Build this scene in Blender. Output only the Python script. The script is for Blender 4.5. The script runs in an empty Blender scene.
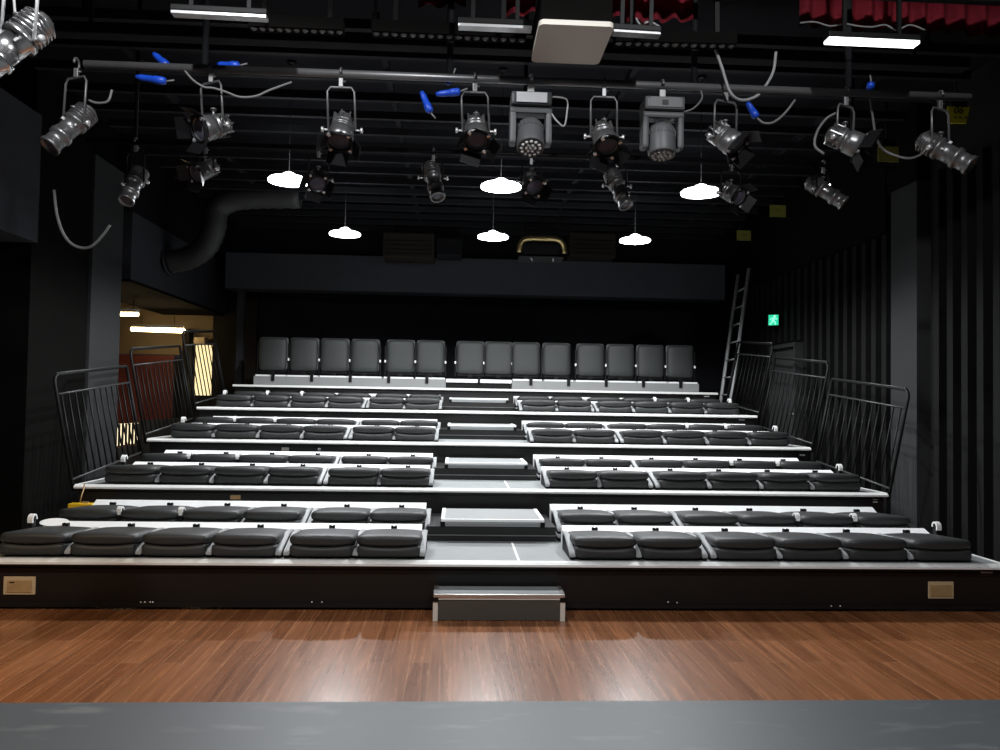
import bpy, bmesh, math, random
from mathutils import Vector, Matrix
random.seed(7)
SC = bpy.context.scene
COL = SC.collection
PI = math.pi

# ------------------------------------------------------------------ camera
F_PX = 800.0
CAM = Vector((-0.3576, -6.229, 1.6299)); YAW, PIT, ROL = 0.0523, 0.0322, 0.0165
fw = Vector((math.sin(YAW)*math.cos(PIT), math.cos(YAW)*math.cos(PIT), math.sin(PIT)))
rt0 = Vector((math.cos(YAW), -math.sin(YAW), 0)); up0 = rt0.cross(fw)
rt = rt0*math.cos(ROL) + up0*math.sin(ROL); up = -rt0*math.sin(ROL) + up0*math.cos(ROL)
cd = bpy.data.cameras.new('camera'); cam = bpy.data.objects.new('camera', cd); COL.objects.link(cam)
cd.sensor_width = 36; cd.lens = 36*F_PX/1000.0; cd.clip_start = 0.05; cd.clip_end = 100
m = Matrix((rt, up, -fw)).transposed().to_4x4(); m.translation = CAM
cam.matrix_world = m
SC.camera = cam

def at(px, py, X=None, Y=None, Z=None):
    """survey helper: the world point seen at a photo position on a known plane"""
    d = fw + rt*((px-500)/F_PX) - up*((py-375)/F_PX)
    t = (X-CAM.x)/d.x if X is not None else (Y-CAM.y)/d.y if Y is not None else (Z-CAM.z)/d.z
    return CAM + d*t

# ------------------------------------------------------------------ materials
def mat(name, col, rough=.5, metal=0., var=.12, scale=8., bump=0., emit=None, estr=0., spec=.5, bscale=None):
    M = bpy.data.materials.new(name); M.use_nodes = True
    nt = M.node_tree; b = nt.nodes['Principled BSDF']
    tc = nt.nodes.new('ShaderNodeTexCoord'); nz = nt.nodes.new('ShaderNodeTexNoise')
    nz.inputs['Scale'].default_value = scale; nz.inputs['Detail'].default_value = 4
    nt.links.new(tc.outputs['Object'], nz.inputs['Vector'])
    mx = nt.nodes.new('ShaderNodeMix'); mx.data_type = 'RGBA'
    lo = [max(0, c*(1-var)) for c in col]; hi = [min(1, c*(1+var)) for c in col]
    mx.inputs[6].default_value = (*lo, 1); mx.inputs[7].default_value = (*hi, 1)
    nt.links.new(nz.outputs['Fac'], mx.inputs[0]); nt.links.new(mx.outputs[2], b.inputs['Base Color'])
    b.inputs['Roughness'].default_value = rough; b.inputs['Metallic'].default_value = metal
    b.inputs['Specular IOR Level'].default_value = spec
    if bump:
        n2 = nt.nodes.new('ShaderNodeTexNoise'); n2.inputs['Scale'].default_value = bscale or scale*6
        nt.links.new(tc.outputs['Object'], n2.inputs['Vector'])
        bp = nt.nodes.new('ShaderNodeBump'); bp.inputs['Strength'].default_value = bump; bp.inputs['Distance'].default_value = .01
        nt.links.new(n2.outputs['Fac'], bp.inputs['Height']); nt.links.new(bp.outputs['Normal'], b.inputs['Normal'])
    if emit:
        b.inputs['Emission Color'].default_value = (*emit, 1); b.inputs['Emission Strength'].default_value = estr
    return M

M = dict(
    seat=mat('dark_seat_fabric', (.029,.0302,.030), .5, var=.18, scale=30, bump=.12, bscale=300),
    seatback=mat('upright_seat_fabric', (.027,.030,.029), .6, var=.12, scale=30, bump=.1, bscale=300),
    shell=mat('seat_shell_plastic', (.05,.051,.052), .5),
    arm=mat('armrest_grey_plastic', (.36,.37,.37), .45, var=.06),
    plinth=mat('pale_grey_plinth', (.25,.255,.25), .5, var=.06, scale=3),
    cap=mat('white_cap_plastic', (.9,.9,.88), .4, var=.04),
    white=mat('white_painted_steel', (.90,.91,.90), .45, var=.05, scale=3),
    nosing=mat('white_nosing', (.88,.88,.85), .4, var=.06, scale=5),
    deck=mat('grey_deck_vinyl', (.27,.285,.285), .55, var=.12, scale=6, bump=.05),
    tread=mat('pale_tread_vinyl', (.31,.32,.32), .5, var=.08, scale=10, bump=.05),
    alu=mat('brushed_aluminium', (.72,.72,.70), .32, metal=.9, var=.08, scale=20),
    black=mat('black_steel', (.004,.004,.004), .55, var=.3, scale=6, spec=0.2),
    fascia=mat('black_fascia_board', (.008,.0075,.007), .4, var=.35, scale=3, bump=.05),
    blackwall=mat('black_paint', (.0048,.0044,.004), .95, var=.2, scale=2, bump=.05, spec=.06),
    batten=mat('charcoal_batten', (.0105,.0105,.0103), .85, var=.2, scale=3, spec=0.1),
    backing=mat('dark_wall_backing', (.014,.0135,.013), .9, var=.2, scale=3, spec=.1),
    backcloth=mat('black_back_wall', (.018,.0185,.022), .95, var=.15, scale=2, spec=.1),
    farbeam=mat('grey_far_beam', (.08,.085,.098), .85, var=.12, scale=2, spec=.1),
    pillar=mat('grey_column_paint', (.037,.038,.039), .85, var=.08, scale=2.5, bump=.04, spec=0.1),
    header=mat('grey_beam_paint', (.045,.046,.053), .85, var=.12, scale=2, spec=0.06),
    ceil=mat('black_ceiling', (.011,.011,.013), .9, var=.3, scale=1.5, spec=0.04),
    slat=mat('black_ceiling_slat', (.014,.0145,.0165), .75, var=.3, scale=3, spec=0.1),
    laddergrey=mat('ladder_aluminium', (.42,.43,.43), .5, metal=.2, var=.15, scale=8),
    signdim=mat('dim_yellow_sheet', (.30,.30,.06), .6, var=.1, scale=12),  # darker copy of the sign yellow; weak light put into the colour
    railgrey=mat('worn_rail_steel', (.06,.06,.06), .4, metal=.4, var=.2, scale=9, spec=0.3),
    pipe=mat('grey_steel_pipe', (.20,.20,.20), .4, metal=.6, var=.2, scale=9),
    cast=mat('cast_aluminium', (.20,.20,.20), .33, metal=.7, var=.25, scale=25, bump=.1),
    silver=mat('polished_housing', (.75,.75,.75), .22, metal=.95, var=.1, scale=12),
    yoke=mat('grey_yoke_steel', (.15,.15,.15), .4, metal=.5, var=.1, scale=15),
    head=mat('moving_head_grey', (.085,.087,.090), .5, var=.1, scale=10),
    label=mat('pale_metal_label', (.88,.88,.9), .3, metal=.0, var=.1, scale=20),
    door=mat('barn_door_black', (.010,.010,.011), .4, metal=.2, var=.3, scale=12, spec=0.25),
    knob=mat('bright_knob', (.8,.8,.8), .25, metal=.6),
    lens=mat('lamp_lens_glass', (.10,.10,.13), .08, var=.3, scale=10, spec=0.25),
    ledlens=mat('led_lens', (.70,.71,.70), .12, var=.1),
    bead=mat('bar_lens_dark', (.10,.10,.10), .2, var=.2),
    blue=mat('blue_plug_plastic', (.008,.06,.48), .4, var=.15),
    cable=mat('grey_cable', (.16,.16,.16), .6, var=.15),
    cablew=mat('pale_cable', (.33,.33,.33), .6, var=.15),
    cabled=mat('black_cable', (.006,.006,.006), .8, var=.15),
    beige=mat('beige_plastic', (.72,.68,.60), .55, var=.04, scale=4),
    yellow=mat('yellow_plastic', (.82,.50,.015), .45, var=.08),
    sign=mat('yellow_sign_sheet', (.85,.86,.05), .5, var=.08, scale=12),
    olive=mat('olive_print', (.22,.21,.02), .6),
    ink=mat('black_ink', (.01,.01,.008), .6),
    plaque=mat('tan_plaque', (.42,.27,.12), .5, var=.25, scale=14),
    plaquerim=mat('cream_plaque_border', (.55,.42,.25), .5, var=.1, scale=14),
    velvet=mat('red_velvet', (.28,.013,.028), .85, var=.35, scale=5, bump=.2),
    tan=mat('tan_corridor_wall', (.22,.17,.10), .8, var=.1, scale=1.5),
    redwall=mat('red_corridor_panel', (.13,.025,.015), .6, var=.2, scale=2),
    brown=mat('dark_brown_wall', (.018,.016,.013), .8, var=.15, scale=2, spec=0.1),
    duct=mat('grey_duct_sheet', (.045,.045,.045), .6, metal=.3, var=.2, scale=6),
    unit=mat('brown_unit_casing', (.03,.024,.018), .6, var=.15, scale=4, spec=0.15),
    brass=mat('brass_cage', (.80,.62,.28), .28, metal=.9, var=.15, scale=10),
    greydoor=mat('grey_door_paint', (.035,.035,.035), .6, var=.08, scale=3),
    lamp=mat('lit_lamp_dish', (.9,.9,.9), .4, emit=(.93,.96,1.0), estr=12.0),
    bulb=mat('lit_bulb', (.9,.9,.9), .4, emit=(.95,.97,1.0), estr=30.0),
    warmtube=mat('lit_warm_tube', (.9,.85,.7), .4, emit=(1.0,.74,.38), estr=11.0),
    warmpane=mat('lit_warm_pane', (.9,.85,.7), .4, emit=(1.0,.78,.40), estr=1.15),
    coldtube=mat('lit_strip_diffuser', (.9,.9,.9), .4, emit=(.95,.97,1.0), estr=3.0),
    strip=mat('strip_reflector', (.62,.63,.63), .3, metal=.5, var=.15, scale=9),
    green=mat('lit_green_exit', (.02,.6,.35), .4, emit=(.02,.62,.34), estr=1.0),
    pale=mat('lit_pale_pictogram', (.8,1,.9), .4, emit=(.3,1.0,.65), estr=1.0),
    paper=mat('white_paper_disc', (.9,.9,.88), .5, var=.03),
)

def vinyl_mat():
    Mv = mat('grey_stage_vinyl', (.072,.080,.086), .5, var=.10, scale=1.6, bump=.03)
    nt = Mv.node_tree; b = nt.nodes['Principled BSDF']
    tc = nt.nodes.new('ShaderNodeTexCoord'); mp = nt.nodes.new('ShaderNodeMapping')
    mp.inputs['Scale'].default_value = (1.6, 5.0, 1); nt.links.new(tc.outputs['Object'], mp.inputs['Vector'])
    nz = nt.nodes.new('ShaderNodeTexNoise'); nz.inputs['Scale'].default_value = 1.5; nz.inputs['Detail'].default_value = 6
    nt.links.new(mp.outputs[0], nz.inputs['Vector'])
    cr = nt.nodes.new('ShaderNodeValToRGB'); cr.color_ramp.elements[0].position = .58; cr.color_ramp.elements[1].position = .70
    cr.color_ramp.elements[0].color = (0,0,0,1); cr.color_ramp.elements[1].color = (.45,.45,.45,1)
    nt.links.new(nz.outputs['Fac'], cr.inputs[0])
    old = b.inputs['Base Color'].links[0].from_socket
    mx = nt.nodes.new('ShaderNodeMix'); mx.data_type = 'RGBA'
    nt.links.new(cr.outputs[0], mx.inputs[0]); nt.links.new(old, mx.inputs[6]); mx.inputs[7].default_value = (.18,.187,.18,1)
    nt.links.new(mx.outputs[2], b.inputs['Base Color'])
    return Mv

def wood_mat():
    Mw = bpy.data.materials.new('wood_laminate'); Mw.use_nodes = True
    nt = Mw.node_tree; b = nt.nodes['Principled BSDF']; N = nt.nodes.new; L = nt.links.new
    tc = N('ShaderNodeTexCoord'); mp = N('ShaderNodeMapping'); mp.inputs['Rotation'].default_value = (0,0,PI/2)
    L(tc.outputs['Object'], mp.inputs['Vector'])
    br = N('ShaderNodeTexBrick'); br.offset = .37; br.inputs['Scale'].default_value = 1
    br.inputs['Brick Width'].default_value = 1.2; br.inputs['Row Height'].default_value = .125
    br.inputs['Mortar Size'].default_value = .0022; br.inputs['Mortar Smooth'].default_value = .3
    br.inputs['Color1'].default_value = (.215,.076,.025,1); br.inputs['Color2'].default_value = (.31,.120,.045,1)
    br.inputs['Mortar'].default_value = (.40,.21,.105,1); br.inputs['Bias'].default_value = 0
    L(mp.outputs[0], br.inputs['Vector'])
    m2 = N('ShaderNodeMapping'); m2.inputs['Scale'].default_value = (13, .55, 1); L(tc.outputs['Object'], m2.inputs['Vector'])
    nz = N('ShaderNodeTexNoise'); nz.inputs['Scale'].default_value = 2.0; nz.inputs['Detail'].default_value = 8; nz.inputs['Distortion'].default_value = 1.1
    L(m2.outputs[0], nz.inputs['Vector'])
    cr = N('ShaderNodeValToRGB'); cr.color_ramp.elements[0].position = .3; cr.color_ramp.elements[0].color = (.60,.56,.53,1)
    cr.color_ramp.elements[1].position = .72; cr.color_ramp.elements[1].color = (1.16,1.16,1.16,1)
    L(nz.outputs['Fac'], cr.inputs[0])
    mx = N('ShaderNodeMix'); mx.data_type = 'RGBA'; mx.blend_type = 'MULTIPLY'; mx.inputs[0].default_value = 1
    L(br.outputs['Color'], mx.inputs[6]); L(cr.outputs[0], mx.inputs[7]); L(mx.outputs[2], b.inputs['Base Color'])
    b.inputs['Roughness'].default_value = .26; b.inputs['Specular IOR Level'].default_value = .85
    rr = N('ShaderNodeMapRange'); rr.inputs['To Min'].default_value = .25; rr.inputs['To Max'].default_value = .29
    L(nz.outputs['Fac'], rr.inputs['Value']); L(rr.outputs[0], b.inputs['Roughness'])
    bp = N('ShaderNodeBump'); bp.inputs['Strength'].default_value = .012; bp.inputs['Distance'].default_value = .003
    L(nz.outputs['Fac'], bp.inputs['Height']); L(bp.outputs['Normal'], b.inputs['Normal'])
    return Mw
M['vinyl'] = vinyl_mat(); M['wood'] = wood_mat()

# ------------------------------------------------------------------ mesh helpers
def box(bm, x0, x1, y0, y1, z0, z1, bev=0.0, rot=None, piv=None):
    vs = [bm.verts.new((x, y, z)) for z in (z0, z1) for y in (y0, y1) for x in (x0, x1)]
    fs = [bm.faces.new([vs[i] for i in f]) for f in ((0,2,3,1),(4,5,7,6),(0,1,5,4),(2,6,7,3),(1,3,7,5),(0,4,6,2))]
    if bev:
        es = list({e for f in fs for e in f.edges})
        r = bmesh.ops.bevel(bm, geom=es, offset=bev, segments=2, profile=.6, affect='EDGES')
        vs = list({v for f in r['faces'] for v in f.verts} | {v for v in vs if v.is_valid})
    if rot is not None:
        bmesh.ops.rotate(bm, verts=vs, cent=piv or Vector(((x0+x1)/2,(y0+y1)/2,(z0+z1)/2)), matrix=rot)
    return vs

def ring_frames(pts, closed=False):
    pts = [Vector(p) for p in pts]; n = len(pts); out = []
    prev = None
    for i, p in enumerate(pts):
        a = pts[i-1] if (i > 0 or closed) else p
        b = pts[(i+1) % n] if (i < n-1 or closed) else p
        t = (b-a).normalized()
        if prev is None:
            u = Vector((0,0,1)) if abs(t.z) < .9 else Vector((1,0,0))
            u = (u - t*u.dot(t)).normalized()
        else:
            u = (prev - t*prev.dot(t)).normalized()
        prev = u
        out.append((p, u, t.cross(u)))
    return out

def tube(bm, pts, r, n=8, closed=False):
    rings = []
    rr = r if isinstance(r, (list, tuple)) else [r]*len(pts)
    for (p, u, v), q in zip(ring_frames(pts, closed), rr):
        rings.append([bm.verts.new(p + u*math.cos(2*PI*k/n)*q + v*math.sin(2*PI*k/n)*q) for k in range(n)])
    m = len(rings)
    for i in range(m if closed else m-1):
        a, b = rings[i], rings[(i+1) % m]
        for k in range(n):
            bm.faces.new((a[k], a[(k+1) % n], b[(k+1) % n], b[k])).smooth = True
    if not closed:
        bm.faces.new(rings[0][::-1]); bm.faces.new(rings[-1])

def lathe(bm, prof, n=24, mtx=None, cap=True):
    """profile of (radius, z) turned about Z"""
    rings = []
    for r, z in prof:
        if r < 1e-6: rings.append([bm.verts.new((0,0,z))])
        else: rings.append([bm.verts.new((r*math.cos(2*PI*k/n), r*math.sin(2*PI*k/n), z)) for k in range(n)])
    for a, b in zip(rings, rings[1:]):
        for k in range(n):
            l = (k+1) % n
            if len(a) == 1 and len(b) == 1: continue
            if len(a) == 1: f = (a[0], b[l], b[k])
            elif len(b) == 1: f = (a[k], a[l], b[0])
            else: f = (a[k], a[l], b[l], b[k])
            bm.faces.new(f).smooth = True
    if cap:
        if len(rings[0]) > 1: bm.faces.new(rings[0][::-1])
        if len(rings[-1]) > 1: bm.faces.new(rings[-1])
    if mtx is not None:
        bmesh.ops.transform(bm, matrix=mtx, verts=[v for r in rings for v in r])

def pillow(w, d, h, r, fn=None, cuts=7):
    """soft rounded block, centred in x and y, from z=0 up; fn bends it"""
    bm = bmesh.new(); bmesh.ops.create_cube(bm, size=2)
    bmesh.ops.subdivide_edges(bm, edges=bm.edges[:], cuts=cuts, use_grid_fill=True)
    half = Vector((w/2, d/2, h/2))
    for v in bm.verts:
        p = Vector([math.copysign(1-(1-abs(c))**1.5, c)*hh for c, hh in zip(v.co, half)])
        q = Vector([max(-(hh-rr), min(hh-rr, c)) for c, hh, rr in zip(p, half, r)])
        dl = Vector([(c-e)/rr if rr else 0 for c, e, rr in zip(p, q, r)])
        mxc = max(abs(c) for c in dl)
        if mxc > 1e-6:
            dl = dl.normalized()*mxc
            p = Vector([e+c*rr for e, c, rr in zip(q, dl, r)])
        p.z += h/2
        v.co = fn(p) if fn else p
    for f in bm.faces: f.smooth = True
    return bm

def catmull(pts, n=6):
    P = [Vector(p) for p in pts]; P = [P[0]*2-P[1]] + P + [P[-1]*2-P[-2]]; out = []
    for i in range(1, len(P)-2):
        a, b, c, d = P[i-1:i+3]
        for k in range(n):
            t = k/n
            out.append(.5*((2*b) + (c-a)*t + (2*a-5*b+4*c-d)*t*t + (-a+3*b-3*c+d)*t**3))
    out.append(P[-2]); return out

def obj(name, bm, mt, parent=None, loc=(0,0,0), rot=(0,0,0)):
    if isinstance(bm, bpy.types.Mesh): me = bm
    else:
        bmesh.ops.recalc_face_normals(bm, faces=bm.faces[:])
        me = bpy.data.meshes.new(name); bm.to_mesh(me); bm.free()
        me.materials.append(M[mt] if isinstance(mt, str) else mt)
    o = bpy.data.objects.new(name, me); COL.objects.link(o)
    o.location = loc; o.rotation_euler = rot
    if parent: o.parent = parent
    return o

def tag(o, label, cat, group=None, kind=None):
    o['label'] = label; o['category'] = cat
    if group: o['group'] = group
    if kind: o['kind'] = kind
    return o

def thing(name, label, cat, loc=(0,0,0), group=None, rot=(0,0,0)):
    o = bpy.data.objects.new(name, None); COL.objects.link(o); o.empty_display_size = .1
    o.location = loc; o.rotation_euler = rot
    return tag(o, label, cat, group)

def struct(name, bm, mt, parent=None):
    o = obj(name, bm, mt, parent); o['kind'] = 'structure'; return o

def dup(root, loc, label):
    r = root.copy(); COL.objects.link(r); r.location = loc; r['label'] = label
    for ch in root.children:
        c = ch.copy(); COL.objects.link(c); c.parent = r
        for g in ch.children:
            e = g.copy(); COL.objects.link(e); e.parent = c
    return r

def bx(*a, **k):
    bm = bmesh.new(); box(bm, *a, **k); return bm

# ------------------------------------------------------------------ the stand: dimensions
Z0, RISE, PITCH, W = .3772, .3641, 1.8, 4.07
def deck_z(k): return Z0 + RISE*k - (.0087 if k == 4 else 0)
AL, AR = -.61, .515               # edges of the central aisle
ORD = ['front', 'second', 'third', 'fourth', 'fifth', 'sixth', 'seventh', 'eighth', 'back']
NTH = ['next to the aisle', 'second from the aisle', 'third from the aisle', 'fourth from the aisle', 'second from the outer end', 'at the outer end']

# ------------------------------------------------------------------ room shell
struct('floor', bx(-9, 7, -1.85, 11, -.1, 0), 'wood')
struct('floor_stage', bx(-9, 7, -12, -1.85, -.1, .004), 'vinyl')
CZ = 5.2
bm = bmesh.new(); box(bm, -9, 7, -12, 11, CZ, CZ+.1)
struct('ceiling', bm, 'ceil')
bm = bmesh.new()
y = .2
while y < 8.3:
    box(bm, -4.3, 4.25, y, y+.06, 4.62, 4.70); y += .52
for x in (-3.4, -1.1, 1.2, 3.5): box(bm, x, x+.05, .2, 8.3, 4.70, 4.76)
struct('trim_1', bm, 'slat')

# right wall: battens in one plane with a grey column between them
struct('wall_right_backing', bx(5.05, 5.25, -12, 11, 0, CZ), 'backing')
bm = bmesh.new()
y = 3.40
while y < 9.4:
    box(bm, 4.93, 5.05, y, y+.11, 2.66 if 5.7 < y < 7.0 else 0, 3.78); y += .25
y = 2.46
while y > -3: box(bm, 4.96, 5.05, y-.10, y, 0, 4.3); y -= .25
struct('wall_right', bm, 'batten')
bm = bmesh.new(); box(bm, 4.86, 5.1, 3.3, 9.5, 3.79, CZ); struct('wall_right_upper', bm, 'blackwall')
struct('trim_2', bx(4.88, 5.06, 2.655, 3.205, 0, 4.25, bev=.006), 'pillar')
struct('wall_column_top', bx(4.88, 5.06, 2.655, 3.29, 4.25, CZ), 'blackwall')

# back wall and the beam in front of it
bm = bmesh.new(); box(bm, -5.08, 5.2, 9.6, 9.8, 0, CZ); struct('wall_back', bm, 'backcloth')
struct('trim_3', bx(-4.62, 4.62, 8.5, 9.0, 3.60, 4.25), 'farbeam')
struct('wall_back_upper', bx(-4.9, 4.9, 8.62, 8.9, 4.25, CZ), 'ceil')
struct('trim_4', bx(-5.1, -4.27, 9.45, 9.6, 0, 3.6), 'brown')
struct('trim_5', bx(-4.42, -4.30, 8.6, 8.75, 1.0, 3.62), 'header')

# left wall: dark wing, black return, column, soffit over the corridor opening
bm = bmesh.new(); box(bm, -5.9, -5.65, -12, 2.6, 0, CZ); box(bm, -5.9, -4.92, 2.5, 3.82, 0, CZ); box(bm, -5.9, -5.05, 3.82, 4.9, 0, CZ)
struct('wall_left', bm, 'blackwall')
struct('trim_6', bx(-5.06, -4.88, 3.82, 4.69, 0, 4.6, bev=.006), 'pillar')
struct('trim_8', bx(-5.65, -4.86, -1.5, 2.5, 3.23, 4.6), 'header')
bm = bmesh.new(); box(bm, -6.05, -4.87, 4.96, 9.45, 3.22, 4.15); struct('trim_7', bm, 'header'); struct('trim_10', bx(-6.05, -4.88, 4.96, 9.45, 3.18, 3.22), 'blackwall')  # black slab under the soffit puts its shade into the colour
struct('wall_left_upper', bx(-6.05, -4.9, 4.9, 9.45, 4.15, CZ), 'ceil')
# corridor beyond the opening
bm = bmesh.new(); box(bm, -8.2, -5.5, 9.6, 9.8, 2.42, 3.5); box(bm, -5.5, -5.08, 9.6, 9.8, 2.67, 3.5); box(bm, -8.4, -8.2, 4.9, 9.8, 0, 3.6)
box(bm, -8.4, -5.9, 4.75, 4.9, 0, 3.6)
struct('wall_corridor', bm, 'tan')
bm = bmesh.new(); box(bm, -8.2, -6.05, 4.9, 9.8, 3.5, 3.6); struct('ceiling_corridor', bm, 'tan')
bm = bmesh.new(); box(bm, -8.2, -5.85, 9.54, 9.6, 0, 2.40, bev=.01); struct('wall_corridor_panel', bm, 'redwall')
bm = bmesh.new(); box(bm, -5.62, -5.5, 9.3, 9.54, 0, 2.9); box(bm, -5.5, -5.08, 9.54, 9.6, 0, 1.6); box(bm, -5.85, -5.62, 9.54, 9.6, 0, 2.36); struct('trim_9', bm, 'brown')
w = struct('window_1', bx(-5.5, -5.08, 9.62, 9.66, 1.6, 2.67), 'warmpane')
bm = bmesh.new()
for x in (-5.5, -5.11): box(bm, x, x+.03, 9.55, 9.62, 1.6, 2.67)
box(bm, -5.5, -5.08, 9.55, 9.62, 2.62, 2.67); box(bm, -5.5, -5.08, 9.55, 9.62, 1.6, 1.64); obj('window_frame', bm, 'brown', w)
# low partition beside the stand with a small lit grille
bm = bmesh.new(); box(bm, -5.06, -5.0, 4.96, 5.0, 0, 1.25); box(bm, -5.06, -5.0, 4.96, 9.4, 0, .90); box(bm, -5.06, -5.0, 5.85, 9.4, .9, 1.25)
struct('wall_low_left', bm, 'brown')
w = struct('window_2', bx(-5.06, -5.04, 5.0, 5.85, .92, 1.22), 'warmpane')
bm = bmesh.new()
for i in range(8): box(bm, -5.04, -5.02, 5.0+i*.115, 5.035+i*.115, .92, 1.22)
obj('window_bars', bm, 'brown', w)
# grey door under the exit sign
d = struct('door_1', bx(4.95, 5.0, 5.98, 6.9, 0, 2.56), 'greydoor')
bm = bmesh.new(); box(bm, 4.86, 5.0, 5.93, 5.98, 0, 2.62); box(bm, 4.86, 5.0, 6.9, 6.95, 0, 2.62); box(bm, 4.86, 5.0, 5.98, 6.9, 2.56, 2.62); obj('door_frame', bm, 'railgrey', d)
bm = bmesh.new(); tube(bm, [(4.95,6.06,1.5),(4.90,6.06,1.5),(4.90,6.18,1.5)], .012); obj('door_handle', bm, 'alu', d)

# ------------------------------------------------------------------ seating platforms
TIERN = ['front', 'second', 'third', 'fourth', 'top']
def small_label(p, x, y, z, w, h, m, name='name_plate'):
    return obj(name, bx(x-w/2, x+w/2, y-.008, y, z-h/2, z+h/2, bev=.003), m, p)
for k in range(5):
    y0, z = PITCH*k, deck_z(k)
    y1 = y0 + (PITCH if k < 4 else 1.5)
    zb = 0 if k == 0 else deck_z(k-1)
    t = thing('seating_platform', f'{TIERN[k]} platform of the stepped stand, grey deck with long white front edge', 'platform', (0, y0, 0), 'stepped seating platforms')
    obj('deck', bx(-W, W, .03, y1-y0-.002, z-.03, z), 'deck', t)
    bm = bmesh.new(); prof = [(.055, z+.001), (.055, z+.005), (.02, z+.005), (.012, z+.003), (-.018, z-.013), (-.018, z-.029), (.03, z-.040), (.03, z+.001)]
    A_ = [bm.verts.new((-W, q[0], q[1])) for q in prof]; B_ = [bm.verts.new((W, q[0], q[1])) for q in prof]
    bm.faces.new(A_); bm.faces.new(B_[::-1])
    for i in range(len(prof)): bm.faces.new((A_[i], B_[i], B_[(i+1) % len(prof)], A_[(i+1) % len(prof)]))
    obj('nosing', bm, 'nosing', t)
    bm = bmesh.new(); box(bm, -W+.02, W-.02, .05, .08, zb+.02, z-.045)
    box(bm, -W+.02, W-.02, .035, .08, z-.085, z-.07)
    if k == 0: box(bm, -W+.02, W-.02, .03, .05, .02, .05)
    obj('fascia', bm, 'fascia', t)
    for s in (-1, 1): obj('side_trim', bx(s*W-.012, s*W+.012, .03, y1-y0-.01, z-.034, z+.004), 'nosing', t)
    for s in (-1, 1):
        for yy in (.12, 1.3):
            obj('leg', bx(s*(W-.12)-.03, s*(W-.12)+.03, yy, yy+.06, 0, z-.03), 'black', t)
    if k < 4:
        for s, (xa, xb) in ((-1, (-3.95, AL-.01)), (1, (AR+.04, 3.95))):
            r = thing('row_platform', f'low black platform under the {["second","fourth","sixth","eighth"][k]} row, {"left" if s < 0 else "right"} half', 'platform', ((xa+xb)/2, y0+.93, z+.005), 'low row platforms')
            hw = (xb-xa)/2; obj('top', bx(-hw, hw, 0, .85, .03, .053, bev=.003), 'deck', r); obj('skirt', bx(-hw+.01, hw-.01, .01, .84, 0, .03), 'black', r)
    if k in (0, 1, 3):
        obj('centre_line', bx(.135 if k == 0 else .17, .155 if k == 0 else .19, .032, .90, z, z+.0015), 'nosing', t)
    if k == 0:
        for px, m_ in ((18.5, 'plaque'), (942, 'plaque')):
            c = at(px, 586 if px < 500 else 590.5, Y=.03)
            pl = small_label(t, c.x, .05, c.z, .235 if px < 500 else .21, .135, 'plaquerim', 'plaque')
            obj('plaque_face', bx(c.x-.09, c.x+.09, .037, .0425, c.z-.05, c.z+.04), m_, pl)
            if px < 500: obj('printed_line', bx(c.x-.07, c.x-.035, .034, .0372, c.z+.022, c.z+.03), 'ink', pl)
        c = at(988, 574, Y=.03); small_label(t, c.x, .05, c.z, .10, .028, 'label', 'white_tag')
        bm = bmesh.new()
        for px, py in ((141,602),(145,602),(150.5,602),(153,602),(312,602),(322,602),(668,602),(677,602.5),(831,606),(840,606)):
            c = at(px, py, Y=.03); lathe(bm, [(0,0),(.006,.001),(.006,.004),(0,.005)], 8, Matrix.Translation((c.x,.028,c.z)) @ Matrix.Rotation(PI/2,4,'X'))
        obj('bolts', bm, 'label', t)['kind'] = 'stuff'
    for kk, px, py, w_, h_, m_ in ((1,235,497,.10,.05,'plaque'),(1,876,501,.05,.035,'label'),(2,285,449,.09,.05,'beige'),(2,319,448.5,.035,.045,'label'),(2,803,455,.07,.02,'label'),(3,313,415.5,.19,.035,'duct'),(3,742,420,.09,.02,'label'),(4,707,396.5,.10,.03,'label')):
        if kk == k:
            c = at(px, py, Y=y0+.03); small_label(t, c.x, .05, c.z, w_, h_, m_)

# aisle steps between tiers, and the loose step on the floor
def aisle_step(name, label, loc, hw, dep, zt, base=None):
    t = thing(name, label, 'step', loc, 'aisle steps')
    if base:
        obj('base', bx(AL+.02, AR+.05, .02, dep+.11, 0, base), 'fascia', t)
        bm = bmesh.new(); box(bm, AL+.02, AR+.05, 0, .02, .05, .058); obj('base_rail', bm, 'pipe', t)
        zb = base
    else: zb = 0
    obj('tread', bx(-hw+.03, hw-.03, .03, dep, zt-.03, zt-.001), 'tread' if base else 'deck', t)
    bm = bmesh.new(); box(bm, -hw, hw, -.005, .032, zt-.022, zt+.001, bev=.004)
    for s in (-1, 1): box(bm, s*(hw-.015)-.016, s*(hw-.015)+.016, .03, dep, zt-.022, zt+.003)
    obj('edging', bm, 'white' if base else 'alu', t)
    obj('riser', bx(-hw+.035, hw-.035, .012, .03, zb+.004, zt-.04), 'deck' if base else mat_riser, t)
    obj('edging_lower', bx(-hw+.03, hw-.03, .004, .03, zt-.04, zt-.022), 'arm' if base else 'beige', t)
    for s in (-1, 1):
        obj('side_post', bx(s*(hw-.015)-.018, s*(hw-.015)+.018, .0, dep-.05, zb, zt-.055), 'beige' if not base else 'black', t)
        obj('corner_block', bx(s*(hw-.015)-.02, s*(hw-.015)+.02, -.006, .035, zt-.055, zt-.022), 'black', t)
    return t
mat_riser = mat('taupe_riser_panel', (.075,.068,.056), .6, var=.1, scale=6)
for k in range(4):
    z = deck_z(k)
    aisle_step('aisle_step', f'pale step block in the aisle between the {TIERN[k]} and {TIERN[k+1]} platforms', (-.025, PITCH*k+.92, z), .46, .72, .195, .128)
aisle_step('floor_step', 'loose low step with silver edging on the wood floor before the aisle', (-.022, -.265, 0), .487, .265, .196)

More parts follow.
